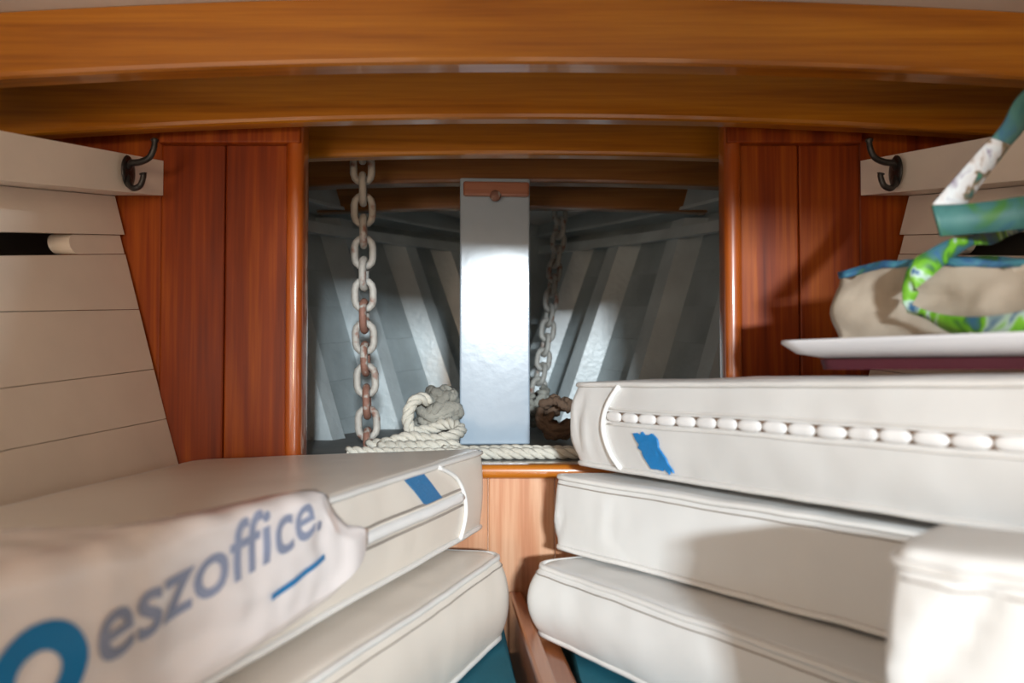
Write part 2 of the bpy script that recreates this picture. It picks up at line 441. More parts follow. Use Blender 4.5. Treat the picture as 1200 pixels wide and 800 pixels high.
# ------------------------------------------------------------------ deck beams
def beam(Y0, Y1, zb, zt, half, mat, label, chamf=0.006):
    vs = []; fs = []
    xs = lin(-half, half, 33)
    prof = lambda x: [(Y0, zb + chamf), (Y0 + chamf * .3, zb + chamf * .3), (Y0 + chamf, zb), (Y1 - chamf, zb), (Y1 - chamf * .3, zb + chamf * .3), (Y1, zb + chamf), (Y1, zt), (Y0, zt)]
    for x in xs:
        for (y, z) in prof(x): vs.append(P(x, y, z + camber(x)))
    k = 8
    for i in range(len(xs) - 1):
        for j in range(k):
            j2 = (j + 1) % k; fs.append((i * k + j, i * k + j2, i * k + k + j2, i * k + k + j))
    fs += [tuple(range(k)), tuple((len(xs) - 1) * k + j for j in range(k))]
    o = obj('deck_beam', vs, fs, mat); tag(o, label, 'beam', 'deck beams'); return o
beam(.850, .886, .336, .4095, .70, M['beam'], 'deep varnished beam directly under the white deckhead edge, aft of all other beams')
beam(1.048, 1.080, .337, .4095, .79, M['beam'], 'varnished deck beam running just above the two black hooks')
beam(1.238, 1.270, .3385, .4095, .50, M['beam'], 'shorter varnished beam filling the top of the locker opening')
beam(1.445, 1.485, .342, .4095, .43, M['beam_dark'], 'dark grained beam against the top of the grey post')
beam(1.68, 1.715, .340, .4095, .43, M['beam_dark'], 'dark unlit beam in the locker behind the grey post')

# ------------------------------------------------------------------ samson post
root = empty('samson_post', P(-0.03, 1.44, -0.15), 'tall pale grey painted post standing in the middle of the locker', 'post')
pw = 0.0645; yaw = math.radians(-3.5)
Rz = Matrix.Rotation(-yaw, 3, 'Z'); pc = Vector((at(580, 400, 1.41).x, 1.41, 0))
def pbox(x0, x1, y0, y1, z0, z1, bev, seg=2):
    c = []
    for z in (z0, z1):
        for x, y in ((x0, y0), (x1, y0), (x1, y1), (x0, y1)):
            v = Rz @ Vector((x, y, 0)) + pc; c.append(Vector((v.x, v.y, CZ + z)))
    return box_bm(c, bev, seg)
obj_bm('shaft', pbox(-pw, pw, 0, .036, -.1495, .341, .003), M['post'], root)
obj_bm('back_timber', pbox(-pw + .004, pw - .004, .037, .085, -.1495, .30, .003), M['post'], root)
cap = obj_bm('cap_block', pbox(-pw + .006, pw - .002, -.014, -.0005, .305, .332, .004), M['cap'], root)
bc = Rz @ Vector((0, -.014, 0)) + pc
bm = bmesh.new(); bmesh.ops.create_uvsphere(bm, u_segments=12, v_segments=8, radius=.0105)
for v in bm.verts: v.co = Vector((v.co.x, v.co.y * .5, v.co.z)) + Vector((bc.x, bc.y, CZ + .305))
obj_bm('bolt_head', bm, M['chain_rust'], cap, smooth=True)

# ------------------------------------------------------------------ anchor chains
def link_mesh(pitch, d, width):
    r = d / 2; half = pitch / 2 + r - r       # centre line half length
    rad = width / 2 - r; st = max(0.001, pitch / 2 + r - rad)
    path = []
    for k in range(7):
        a = -math.pi / 2 + math.pi * k / 6; path.append(Vector((rad * math.sin(a + math.pi / 2 - math.pi / 2), 0, st + rad * math.cos(a))))
    for k in range(7):
        a = math.pi / 2 + math.pi * k / 6; path.append(Vector((rad * math.sin(a), 0, -st + rad * math.cos(a))))
    vs, fs = tube(path, r, 9, closed=True)
    return vs, fs
def chain(pts, pitch, d, width, label, tilt0=0.15, rusty_from=2):
    path = resample(catmull(pts, 12), pitch)
    root = empty('anchor_chain', path[-1], label, 'chain', 'anchor chains')
    vs, fs = link_mesh(pitch, d, width)
    meshes = []
    for mt in ('chain', 'chain_rust'):
        me = bpy.data.meshes.new('link'); me.from_pydata(vs, [], fs)
        bm = bmesh.new(); bm.from_mesh(me); bmesh.ops.recalc_face_normals(bm, faces=bm.faces); bm.to_mesh(me); bm.free()
        me.materials.append(M[mt]); smooth_all(me); meshes.append(me)
    for i in range(len(path) - 1):
        mid = (path[i] + path[i + 1]) / 2; dv = (path[i] - path[i + 1]).normalized()
        face_on = i % 2 == 1
        o = bpy.data.objects.new('link', meshes[0 if face_on or i < rusty_from else 1]); COL.objects.link(o)
        o.parent = root; o.location = mid - path[-1]
        q = Vector((0, 0, 1)).rotation_difference(dv)
        twist = tilt0 + random.uniform(-.12, .12) + (0 if face_on else math.pi / 2)
        o.rotation_mode = 'QUATERNION'
        from mathutils import Quaternion
        o.rotation_quaternion = q @ Quaternion((0, 0, 1), twist)
    return root
chain([at(424, 160, 1.34), at(426, 260, 1.34), at(427, 380, 1.34), at(430, 470, 1.335), at(432, 545, 1.33)], .0372, .0132, .0445,
      'rust-stained galvanised chain hanging between the red-brown planks and the grey post', 0.12, 7)
chain([at(655, 225, 1.93), at(656, 265, 1.92), at(648, 330, 1.90), at(640, 400, 1.88), at(630, 460, 1.84), at(624, 500, 1.80)], .0375, .013, .0445,
      'grey chain slanting down behind the grey post into rope', 0.45, 99)

# ------------------------------------------------------------------ ropes
def rope_mesh(pts, r=.009, lay=.05, closed=False):
    base = resample(catmull(pts, 10), lay / 11)
    T, Nn, B = frames(base); parts = []
    for s in range(3):
        path = []
        for i, p in enumerate(base):
            a = 2 * math.pi * (i / 11 + s / 3.0)
            path.append(p + (Nn[i] * math.cos(a) + B[i] * math.sin(a)) * r * .52)
        parts.append(tube(path, r * .56, 7))
    return merge(parts)
def rope(pts, mat, label, r=.009, name='rope', grp=None):
    v, f = rope_mesh(pts, r); o = obj(name, v, f, mat, smooth=True); tag(o, label, 'rope', grp); return o
fl = -0.15
def RP(px, Y, h): # on / above locker floor at pixel column
    p = at(px, 400, Y); return P(p.x, Y, fl + h)
rope([RP(408, 1.215, .010), RP(450, 1.200, .010), RP(500, 1.192, .010), RP(560, 1.190, .010), RP(620, 1.192, .010), RP(680, 1.196, .010), RP(740, 1.19, .010)], M['rope'],
     'white three-strand rope lying straight along the varnished ledge')
rope([RP(520, 1.232, .010), RP(560, 1.224, .010), RP(600, 1.222, .012), RP(640, 1.226, .010), RP(700, 1.222, .010), RP(760, 1.23, .010)], M['rope'],
     'second rope length just behind the one along the varnished ledge')
rope([RP(432, 1.30, .010), RP(455, 1.29, .016), RP(480, 1.285, .026), RP(505, 1.28, .022), RP(530, 1.285, .028), RP(540, 1.32, .036), RP(525, 1.345, .044), RP(505, 1.35, .034), RP(484, 1.345, .030),
      RP(478, 1.345, .052), RP(483, 1.35, .078), RP(494, 1.36, .088), RP(504, 1.37, .080)], M['rope'],
     'white rope looping up beside the grey frayed knot', .0105)
rope([RP(446, 1.262, .010), RP(470, 1.255, .011), RP(500, 1.252, .012), RP(528, 1.255, .013), RP(538, 1.262, .010)], M['rope'],
     'short thick white rope end below the grey frayed knot', .0125)
# grey frayed knot
def knot(c, rx, ry, rz, n, rad, mat, label, seed, name='frayed_rope_knot'):
    rnd = random.Random(seed); parts = []
    for i in range(n):
        pts = []
        th = rnd.uniform(0, 6.28); ph = rnd.uniform(-.9, .9)
        for k in range(6):
            th += rnd.uniform(.35, .95); ph += rnd.uniform(-.5, .5)
            ph = max(-1.0, min(1.2, ph)); q = rnd.uniform(.72, 1.0)
            pts.append(c + Vector((rx * math.cos(th) * math.cos(ph) * q, ry * math.sin(th) * math.cos(ph) * q, rz * math.sin(ph) * q)))
        path = resample(catmull(pts, 6), .004)
        rr = [rad * rnd.uniform(.75, 1.2) * (0.5 + 0.5 * min(1, j / 2, (len(path) - 1 - j) / 2)) for j in range(len(path))]
        parts.append(tube(path, rr, 7, flat=rnd.uniform(.55, 1.0)))
    v, f = merge(parts); o = obj(name, v, f, mat, smooth=True); tag(o, label, 'rope'); return o
kb = at(514, 480, 1.405); knot(Vector((kb.x, 1.405, CZ + fl + .060)), .044, .030, .054, 20, .0092, M['rope_grey'], 'heap of grey frayed rope against the side of the grey post', 3)
kb = at(652, 470, 1.46); knot(Vector((kb.x, 1.46, CZ + fl + .048)), .036, .03, .044, 16, .0085, M['rope_brown_shaded'], 'brownish rope heap with shadow in its colour, between the grey post and the cushions', 5)
kb = at(632, 480, 1.72); knot(Vector((kb.x, 1.74, CZ + fl + .05)), .035, .035, .046, 12, .009, M['rope_grey'], 'grey rope pile at the foot of the slanting chain', 11)

# ------------------------------------------------------------------ coat hooks
def hook(side, px0, label, Y):
    xi = side * (interp(WT, Y) - .078)
    zc = .262 + .10 * (Y - 1.05)
    root = empty('coat_hook', P(xi, Y, zc), label, 'hook', 'black iron coat hooks')
    d = -side
    bm = bmesh.new(); bmesh.ops.create_uvsphere(bm, u_segments=16, v_segments=10, radius=1)
    for v in bm.verts: v.co = P(xi + d * (.0045 + v.co.x * .0042), Y + v.co.y * .018, zc + v.co.z * .0225)
    obj_bm('base_plate', bm, M['iron'], root, smooth=True)
    def tb(pts, r, nm):
        path = catmull([P(xi + d * a, Y - b, zc + c) for a, b, c in pts], 8)
        n = len(path); rr = [r * (1.15 - .25 * j / n) for j in range(n - 3)] + [r * 1.25, r * 1.3, r * .7]
        v, f = tube(path, rr, 9); return obj(nm, v, f, M['iron'], root, smooth=True)
    tb([(.006, .004, .004), (.014, .010, .009), (.028, .014, .010), (.041, .017, .015), (.0475, .018, .027), (.049, .018, .041)], .0042, 'upper_arm')
    tb([(.006, .004, -.008), (.012, .010, -.021), (.020, .014, -.026), (.029, .016, -.022), (.033, .016, -.010), (.0325, .016, -.006)], .004, 'lower_arm')
    for dz in (.012, -.013):
        bm = bmesh.new(); bmesh.ops.create_uvsphere(bm, u_segments=8, v_segments=6, radius=.0035)
        for v in bm.verts: v.co = P(xi + d * (.0078 + v.co.x * .5), Y + v.co.y, zc + dz + v.co.z)
        obj_bm('screw', bm, M['iron'], root, smooth=True)
hook(-1, 138, 'black iron coat hook on the white board on the side of the hanging chain', 1.045)
hook(1, 1062, 'black iron coat hook on the shadowed board above the tote bag', 1.045)

# ------------------------------------------------------------------ cushions
class Cushion:
    """a box cushion: plan quad (far inner, far outer, near outer, near inner) with z bottom / top at each corner"""
    def __init__(s, name, quad, label, mat, grp=None, r=.016, bt=.012, bs=.008, rc=.03, wr=.003, seed=1, pr=.0036, creases=()):
        s.q = quad; s.r = r; s.bt = bt; s.bs = bs; s.rc = rc; s.wr = wr; s.cr = creases; s.seed = Vector((seed * 3.1, seed * 1.7, 0))
        a = ((Vector(quad[0][:2]) - Vector(quad[3][:2])).length + (Vector(quad[1][:2]) - Vector(quad[2][:2])).length) / 4
        b = ((Vector(quad[0][:2]) - Vector(quad[1][:2])).length + (Vector(quad[3][:2]) - Vector(quad[2][:2])).length) / 4
        c = sum(q[3] - q[2] for q in quad) / 8
        s.dim = Vector((a, b, c))
        loc = sum((P(q[0], q[1], q[2]) for q in quad), Vector()) / 4
        s.root = empty(name, loc, label, 'cushion', grp)
        n = (84, 40, 16); ax = []
        for k in range(3):
            l = []
            for t in lin(-1, 1, n[k]):
                sg = 1 if t >= 0 else -1; l.append(sg * (1 - (1 - abs(t)) ** 1.35))
            ax.append(l)
        idx = {}; vs = []; fs = []
        def vid(i, j, k):
            key = (i, j, k)
            if key not in idx:
                idx[key] = len(vs); vs.append(s.F(ax[0][i], ax[1][j], ax[2][k]))
            return idx[key]
        nx, ny, nz = n
        for i in range(nx - 1):
            for j in range(ny - 1):
                for k in (0, nz - 1): fs.append((vid(i, j, k), vid(i + 1, j, k), vid(i + 1, j + 1, k), vid(i, j + 1, k)))
        for i in range(nx - 1):
            for k in range(nz - 1):
                for j in (0, ny - 1): fs.append((vid(i, j, k), vid(i + 1, j, k), vid(i + 1, j, k + 1), vid(i, j, k + 1)))
        for j in range(ny - 1):
            for k in range(nz - 1):
                for i in (0, nx - 1): fs.append((vid(i, j, k), vid(i, j + 1, k), vid(i, j + 1, k + 1), vid(i, j, k + 1)))
        s.cover = obj('cover', vs, fs, mat, s.root, smooth=True)
        for zz in (1, -1):
            path = []
            for i in range(60): path.append((-1 + 2 * i / 60, -1))
            for i in range(44): path.append((1, -1 + 2 * i / 44))
            for i in range(60): path.append((1 - 2 * i / 60, 1))
            for i in range(44): path.append((-1, 1 - 2 * i / 44))
            pts = [s.F(x, y, zz * .93, 0.0012) for x, y in path]
            v, f = tube(pts, pr, 7, closed=True); obj('piping', v, f, M['piping'], s.root, smooth=True)
    def F(s, x, y, z, off=0.0):
        D = s.dim; q = Vector((x * D.x, y * D.y, z * D.z))
        # round the plan corners
        rc = s.rc
        ix = max(-(D.x - rc), min(D.x - rc, q.x)); iy = max(-(D.y - rc), min(D.y - rc, q.y))
        dx, dy = q.x - ix, q.y - iy; m = max(abs(dx), abs(dy)); L = math.hypot(dx, dy)
        if L > 1e-9 and m > 0: q.x = ix + dx * m / L; q.y = iy + dy * m / L
        # round the top and bottom edges
        r = s.r; er = m - (rc - r)         # depth into the outer rim
        dz = abs(q.z) - (D.z - r)
        sc = 0.0
        if er > 0 and dz > 0:
            L2 = math.hypot(er, dz); mm = max(er, dz); ne = er * mm / L2; nz_ = dz * mm / L2
            if m > 1e-9:
                k = ((rc - r) + ne) / m
                q.x = ix + (q.x - ix) * k; q.y = iy + (q.y - iy) * k
            q.z = math.copysign(D.z - r + nz_, q.z)
        # stuffing
        ux, uy, uz = x, y, z
        q.z += (s.bt if z > 0 else s.bt * .15) * z * max(0, 1 - ux ** 4) * max(0, 1 - uy ** 4)
        bl = s.bs * max(0, 1 - uz * uz)
        if L > 1e-9: q.x += (dx / L) * bl; q.y += (dy / L) * bl
        if off:
            if L > 1e-9: q.x += dx / L * off; q.y += dy / L * off
        if y < -.98:
            for (x0, z0, x1, z1, dep, wd) in s.cr:      # soft folds in the inner side
                vx, vz = (x1 - x0) * D.x, (z1 - z0) * D.z; L3 = math.hypot(vx, vz)
                px_, pz_ = (x - x0) * D.x, (z - z0) * D.z
                t = (px_ * vx + pz_ * vz) / L3 / L3; dd = (px_ * vz - pz_ * vx) / L3
                k = math.exp(-(dd / wd) ** 2) - .7 * math.exp(-((dd - 1.7 * wd) / wd) ** 2); fade = max(0, 1 - (2 * t - 1) ** 4) if 0 < t < 1 else 0
                q.y += dep * k * fade
        # to the quad
        a = (q.x / D.x + 1) / 2; b = (q.y / D.y + 1) / 2; c = (q.z / D.z + 1) / 2   # a: near->far, b: inner->outer
        fi, fo, no, ni = s.q
        def bi(k): return (ni[k] * (1 - a) + fi[k] * a) * (1 - b) + (no[k] * (1 - a) + fo[k] * a) * b
        zl, zt = bi(2), bi(3)
        p = P(bi(0), bi(1), zl + (zt - zl) * c)
        nv = noise.noise_vector(p * 9 + s.seed) * s.wr + noise.noise_vector(p * 28 + s.seed) * s.wr * .45 + noise.noise_vector(p * 60 + s.seed) * s.wr * .14
        nv.z *= .5
        return p + nv
    def patch(s, name, x0, x1, z0, z1, mat, off=.0022, ragged=0.0, nx=8, nz=8, label=None, skew=0.0):
        """a thin patch on the inner long side (y = -1)"""
        vs = []; fs = []; rnd = random.Random(5)
        for lay in (0, 1):
            for i in range(nx + 1):
                for k in range(nz + 1):
                    x = x0 + (x1 - x0) * i / nx; z = z0 + (z1 - z0) * k / nz
                    if ragged:
                        x += ragged * noise.noise(Vector((k * .9, i * .25, 3))) * (x1 - x0); z += ragged * noise.noise(Vector((i * .9, 7, k * .25))) * (z1 - z0)
                    vs.append(s.F(x + skew * (z - z0), -1, z, off if lay else .0006))
        n = (nx + 1) * (nz + 1)
        for i in range(nx):
            for k in range(nz):
                a = i * (nz + 1) + k; q = (a, a + 1, a + nz + 2, a + nz + 1)
                fs += [q, tuple(v + n for v in q[::-1])]
        rim = [k for k in range(nz + 1)] + [i * (nz + 1) + nz for i in range(1, nx + 1)] + [nx * (nz + 1) + k for k in range(nz - 1, -1, -1)] + [i * (nz + 1) for i in range(nx - 1, 0, -1)]
        for a, b in zip(rim, rim[1:] + rim[:1]): fs.append((a, b, b + n, a + n))
        o = obj(name, vs, fs, mat, s.root, smooth=False)
        if label: o['label'] = label
        return o
    def line(s, name, pts, r, mat, off=.001, flat=1.0, seg=7, label=None):
        path = [s.F(p[0], -1, p[1], off) for p in pts]
        v, f = tube(path, r, seg, flat=flat); o = obj(name, v, f, mat, s.root, smooth=True)
        if label: o['label'] = label
        return o

def plan(px, py, Y): p = at(px, py, Y); return (p.x, p.y)
def hi_(Y, z, m=.022): return hx(Y, z) - m
# left stack
LL = Cushion('berth_cushion', [(-.010, 1.005, -.352, -.243), (-hi_(1.03, -.352), 1.03, -.352, -.243), (-hi_(.22, -.352), .22, -.352, -.245), (-.285, .24, -.352, -.243)],
             'cushion coloured as warmly lit, lying under the one with the blue tab', M['vinyl_warm_lit'], 'berth cushions', r=.008, bs=.013, rc=.03, seed=2, bt=.002, wr=.002)
LU = Cushion('berth_cushion', [(-.040, 1.098, -.234, -.122), (-hi_(1.085, -.24), 1.085, -.238, -.135), (-hi_(.2, -.24), .20, -.238, -.156), (-.335, .22, -.234, -.124)],
             'cushion coloured as warmly lit, with a blue tab, under the printed plastic bag', M['vinyl_warm_lit'], 'berth cushions', r=.006, bs=.004, rc=.02, seed=4, bt=.004, wr=.002)
# right stack
R3 = Cushion('berth_cushion', [(.026, .975, -.338, -.248), (hi_(1.075, -.34), 1.075, -.338, -.248), (hi_(.5, -.34), .50, -.338, -.248), (.36, .50, -.338, -.248)],
             'white cushion at the bottom of the stack of three', M['vinyl'], 'berth cushions', r=.008, bs=.014, rc=.03, seed=6, bt=.002)
R2 = Cushion('berth_cushion', [(.058, 1.015, -.243, -.146), (hi_(1.085, -.243), 1.085, -.243, -.146), (.60, .45, -.243, -.142), (.50, .485, -.243, -.142)],
             'plain white cushion in the middle of the stack of three', M['vinyl'], 'berth cushions', r=.006, bs=.004, rc=.012, seed=8, bt=.002, creases=[(.985, -.8, .93, .1, .002, .005), (.7, -.5, .69, .6, .0012, .009)])
R1 = Cushion('berth_cushion', [(.080, 1.06, -.140, -.026), (hi_(1.085, -.14), 1.085, -.140, -.026), (.62, .42, -.132, -.012), (.53, .34, -.126, -.004)],
             'white zipped cushion on top of the stack, under the tray', M['vinyl'], 'berth cushions', r=.006, bs=.008, rc=.03, seed=10, bt=.005, creases=[(.93, -.7, .90, .75, .003, .007), (.86, -.8, .865, .3, .002, .005)])
FG = Cushion('berth_cushion', [(.221, .452, -.344, -.108), (.288, .525, -.344, -.108), (.573, .25, -.344, -.108), (.508, .177, -.344, -.108)],
             'white cushion standing on edge in front of the stack of three', M['vinyl'], 'berth cushions', r=.006, bs=.006, rc=.012, seed=12, bt=.008, pr=.003, creases=[(1.0, .25, .72, .92, .010, .007), (.985, .62, .93, .80, .002, .004)])

# details of the zipped cushions
def arc(x0, bulge, z0, z1, n=20): return [(x0 + bulge * (1 - (2 * t - 1) ** 2), z0 + (z1 - z0) * t) for t in lin(0, 1, n)]
R1.line('end_cord', arc(.735, .05, -.9, .9), .0032, M['cord'], .0022, label='curved white sewn cord')
zr = lin(.775, -.95, 700); zz_ = lambda x: .24 - .06 * (.775 - x)
R1.line('zip_lip', [(x, zz_(x) + .17) for x in lin(.775, -.95, 60)], .0015, M['piping'], .0002)
R1.line('zip_lip', [(x, zz_(x) - .17) for x in lin(.775, -.95, 60)], .0015, M['piping'], .0002)
R1.line('zip_backing', [(x, zz_(x)) for x in lin(.775, -.95, 80)], .0060, M['zip_gap'], .0002, flat=.25, label='brownish zip tape')
nb = 24; rr = []
for x in zr:
    t = (zr[0] - x) / (zr[0] - zr[-1]) * nb; fr = t - math.floor(t)
    rr.append(.0062 * max(.01, 1 - abs(2 * fr - 1) ** 3.4) ** .5)
v, f = tube([R1.F(x, -1, zz_(x), .0010) for x in zr], rr, 10, flat=.5)
o = obj('zip_ruffle', v, f, M['zip'], R1.root, smooth=True); o['label'] = 'row of bright white puckers along the zip'
R1.patch('blue_patch', .60, .515, -.80, -.08, M['blue'], ragged=.16, label='ragged blue tape patch', skew=.065)
LU.line('end_cord', catmull([Vector((.79, -.92, 0)), Vector((.815, -.4, 0)), Vector((.80, .1, 0)), Vector((.75, .55, 0)), Vector((.64, .92, 0))], 6), .0028, M['cord'], .0026, label='curved white sewn cord')
LU.patch('blue_tab', .655, .55, .24, .88, M['blue_tab'], label='faded blue webbing tab', skew=-.16)
LU.line('zip_flap', [(x, .05) for x in lin(.80, -.95, 80)], .0075, M['zip'], -.002, label='pale flap over the zip')
LU.line('zip_seam', [(x, .24) for x in lin(.80, -.95, 80)], .0016, M['seam'], .0006)
LU.line('zip_seam', [(x, -.14) for x in lin(.80, -.95, 80)], .0016, M['seam'], .0006)
for c_, n_ in ((R2, 1), (R3, 1), (FG, 1), (LL, 1)):
    c_.line('stitch_line', [(x, .86 if c_ is FG else .74) for x in lin(.97, -.97, 90)], .0008, M['seam'], .0003)

# teal pads and the wooden bearer between them
def prism(name, poly, z0, z1, mat, bev, parent=None):
    bm = bmesh.new(); lo = [bm.verts.new(P(x, y, z0)) for x, y in poly]; hi = [bm.verts.new(P(x, y, z1)) for x, y in poly]
    n = len(poly); bm.faces.new(lo[::-1]); bm.faces.new(hi)
    for i in range(n): bm.faces.new([lo[i], lo[(i + 1) % n], hi[(i + 1) % n], hi[i]])
    bmesh.ops.bevel(bm, geom=bm.edges[:], offset=bev, segments=3, profile=.5, affect='EDGES', clamp_overlap=True)
    return obj_bm(name, bm, mat, parent, smooth=False)
o = prism('berth_pad', [(-.014, 1.10), (-hi_(1.1, -.42), 1.10), (-hi_(.2, -.42), .2), (.055, .2), (.012, .8)], -.42, -.354, M['teal'], .012)
tag(o, 'teal cloth berth pad under the warm-lit cushions', 'pad', 'teal berth pads')
o = prism('berth_pad', [(.066, 1.10), (.075, .85), (.16, .2), (hi_(.2, -.42), .2), (hi_(1.1, -.42), 1.10)], -.42, -.346, M['teal'], .012)
tag(o, 'teal cloth berth pad under the white cushions', 'pad', 'teal berth pads')
root = empty('wooden_bearer', P(.04, .8, -.42), 'reddish wooden bearer running between the teal pads from the front panel', 'board')
def slant(name, a0, a1, z0, z1, y0, y1, dx, bev):
    return obj_bm(name, box_bm([P(a0 + dx * (1.11 - y0), y0, z0), P(a1 + dx * (1.11 - y0), y0, z0), P(a1 + dx * (1.11 - y1), y1, z0), P(a0 + dx * (1.11 - y1), y1, z0),
                                P(a0 + dx * (1.11 - y0), y0, z1), P(a1 + dx * (1.11 - y0), y0, z1), P(a1 + dx * (1.11 - y1), y1, z1), P(a0 + dx * (1.11 - y1), y1, z1)], bev), M['bearer'], root)
slant('rail', -.004, .016, -.42, -.328, .3, 1.117, .10, .004)
slant('side_board', .017, .044, -.42, -.345, .3, 1.117, .10, .004)

# ------------------------------------------------------------------ printed plastic bag over the left cushion
E0 = Vector((-.152, .76)); dU = Vector((-.325, -.946)).normalized(); dN = Vector((dU.y, -dU.x)) * -1   # dN points outboard-left
if dN.x > 0: dN = -dN
def bag_pt(u, wv, h):
    """u along the cushion edge towards the camera, w across (negative on the top, positive down the side), h outward"""
    e = E0 + dU * u
    R = .014; sd = .009
    if wv > R * .785 * 1:
        q = e - dN * (sd + h); z = -.1135 - (wv - R * .785) - R * .3; return P(q.x, q.y, z)
    if wv < -R * .785:
        q = e + dN * (-wv - R * .785 - .002); return P(q.x, q.y, -.1135 + h + (-wv - .011) * -.03)
    t = (wv + R * .785) / (R * 1.57)      # 0 top .. 1 side
    a = t * math.pi / 2
    q = e - dN * (-.002 + (sd + .002 + h) * math.sin(a)); z = -.1135 - R * .3 + (R * .3 + h) * math.cos(a)
    return P(q.x, q.y, z)
UP = [(0, .056), (.015, .050), (.04, .044), (.065, .025), (.085, -.010), (.12, -.026), (.2, -.034), (.24, -.045), (.265, -.06), (.285, -.115), (.31, -.22), (.36, -.28), (.52, -.29)]
LO = [(0, .070), (.015, .086), (.04, .096), (.07, .103), (.14, .110), (.2, .114), (.3, .116), (.52, .116)]
vs = []; fs = []
nu, nw = 70, 44
for lay in (0, 1):
    for i in range(nu + 1):
        u = .52 * i / nu; a, b = interp(UP, u), interp(LO, u)
        for j in range(nw + 1):
            t = j / nw; t2 = t ** .6
            wv = a + (b - a) * t2
            ed = min(1, min(t, 1 - t) * 9) * min(1, i / 5, (nu - i) / 5)
            p0 = Vector((u * 14, wv * 16, 2.3))
            h = .003 + ed * (.005 + .004 * noise.noise(p0) + .0022 * noise.noise(p0 * 2.7)) if lay else .0015
            vs.append(bag_pt(u, wv, h))
n1 = (nu + 1) * (nw + 1)
for i in range(nu):
    for j in range(nw):
        a = i * (nw + 1) + j; q = (a, a + 1, a + nw + 2, a + nw + 1); fs += [q, tuple(v + n1 for v in q[::-1])]
rim = [k for k in range(nw + 1)] + [i * (nw + 1) + nw for i in range(1, nu + 1)] + [nu * (nw + 1) + k for k in range(nw - 1, -1, -1)] + [i * (nw + 1) for i in range(nu - 1, 0, -1)]
for a, b in zip(rim, rim[1:] + rim[:1]): fs.append((a, b, b + n1, a + n1))
root = empty('plastic_bag', bag_pt(.25, -.05, 0), 'milky plastic bag with blue printed lettering draped over the warm-lit cushion', 'bag')
obj('sheet', vs, fs, M['plastic'], root, smooth=True)
def bag_h(u, wv):
    p0 = Vector((u * 14, wv * 16, 2.3)); return .0086 + .004 * noise.noise(p0) + .0022 * noise.noise(p0 * 2.7)
def print_text(body, u0, length, w_base, height, mat, name, shear=0.0):
    cu = bpy.data.curves.new('lettering', 'FONT'); cu.body = body; cu.size = 1.0; cu.extrude = 0; cu.resolution_u = 4; cu.shear = shear; cu.offset = .012
    to = bpy.data.objects.new('tmp', cu); COL.objects.link(to)
    dg = bpy.context.evaluated_depsgraph_get(); me = bpy.data.meshes.new_from_object(to.evaluated_get(dg))
    bpy.data.objects.remove(to); 
    bm = bmesh.new(); bm.from_mesh(me); bpy.data.meshes.remove(me)
    mx = max(v.co.x for v in bm.verts); mn = min(v.co.x for v in bm.verts)
    bmesh.ops.triangulate(bm, faces=bm.faces[:])
    for _ in range(2):
        lg = [e for e in bm.edges if e.calc_length() > .12]
        if lg: bmesh.ops.subdivide_edges(bm, edges=lg, cuts=1); bmesh.ops.triangulate(bm, faces=bm.faces[:])
    for v in bm.verts:
        u = u0 - (v.co.x - mn) / (mx - mn) * length; wv = w_base + (u - .1) * .147 - v.co.y * height
        v.co = bag_pt(u, wv, bag_h(u, wv) + .0009)
    return obj_bm(name, bm, mat, root)
o = print_text('eszoffice.', .325, .232, .036, .060, M['ink_pale'], 'lettering'); o['label'] = 'pale blue printed lettering'
# blue dash and the bold blue logo with two round holes
def bag_poly(name, pts, mat, label):
    bm = bmesh.new(); fv = []
    for u, wv in pts: fv.append(bm.verts.new(bag_pt(u, wv, bag_h(u, wv) + .001)))
    bm.faces.new(fv); bmesh.ops.triangulate(bm, faces=bm.faces[:]); o = obj_bm(name, bm, mat, root); o['label'] = label; return o
def bag_band(name, pts, wd, mat, label):
    L = []; R_ = []
    for i, (u, wv) in enumerate(pts):
        u0, w0 = pts[max(i - 1, 0)]; u1, w1 = pts[min(i + 1, len(pts) - 1)]
        d = math.hypot(u1 - u0, w1 - w0) or 1; nu_, nw_ = -(w1 - w0) / d, (u1 - u0) / d
        ww = wd[i] if isinstance(wd, list) else wd
        for lst, s in ((L, 1), (R_, -1)):
            a, b = u + nu_ * ww * s, wv + nw_ * ww * s; lst.append(bag_pt(a, b, bag_h(a, b) + .001))
    n = len(L); o = obj(name, L + R_, [(i, i + 1, n + i + 1, n + i) for i in range(n - 1)], mat, root); o['label'] = label; return o
bag_band('printed_dash', [(.084 + .079 * t, .062 + .013 * t) for t in lin(0, 1, 12)], .0026, M['ink'], 'bright blue printed dash')
cyc = lambda cu, cw, ru, rw, n=28: [(cu + ru * math.cos(2 * math.pi * i / n), cw + rw * math.sin(2 * math.pi * i / n)) for i in range(n + 1)]
bag_band('printed_logo', cyc(.360, .060, .021, .021), .008, M['ink'], 'bold blue printed ring of the logo')
bag_band('printed_logo', cyc(.398, .088, .022, .020), .008, M['ink'], 'bold blue printed ring of the logo')

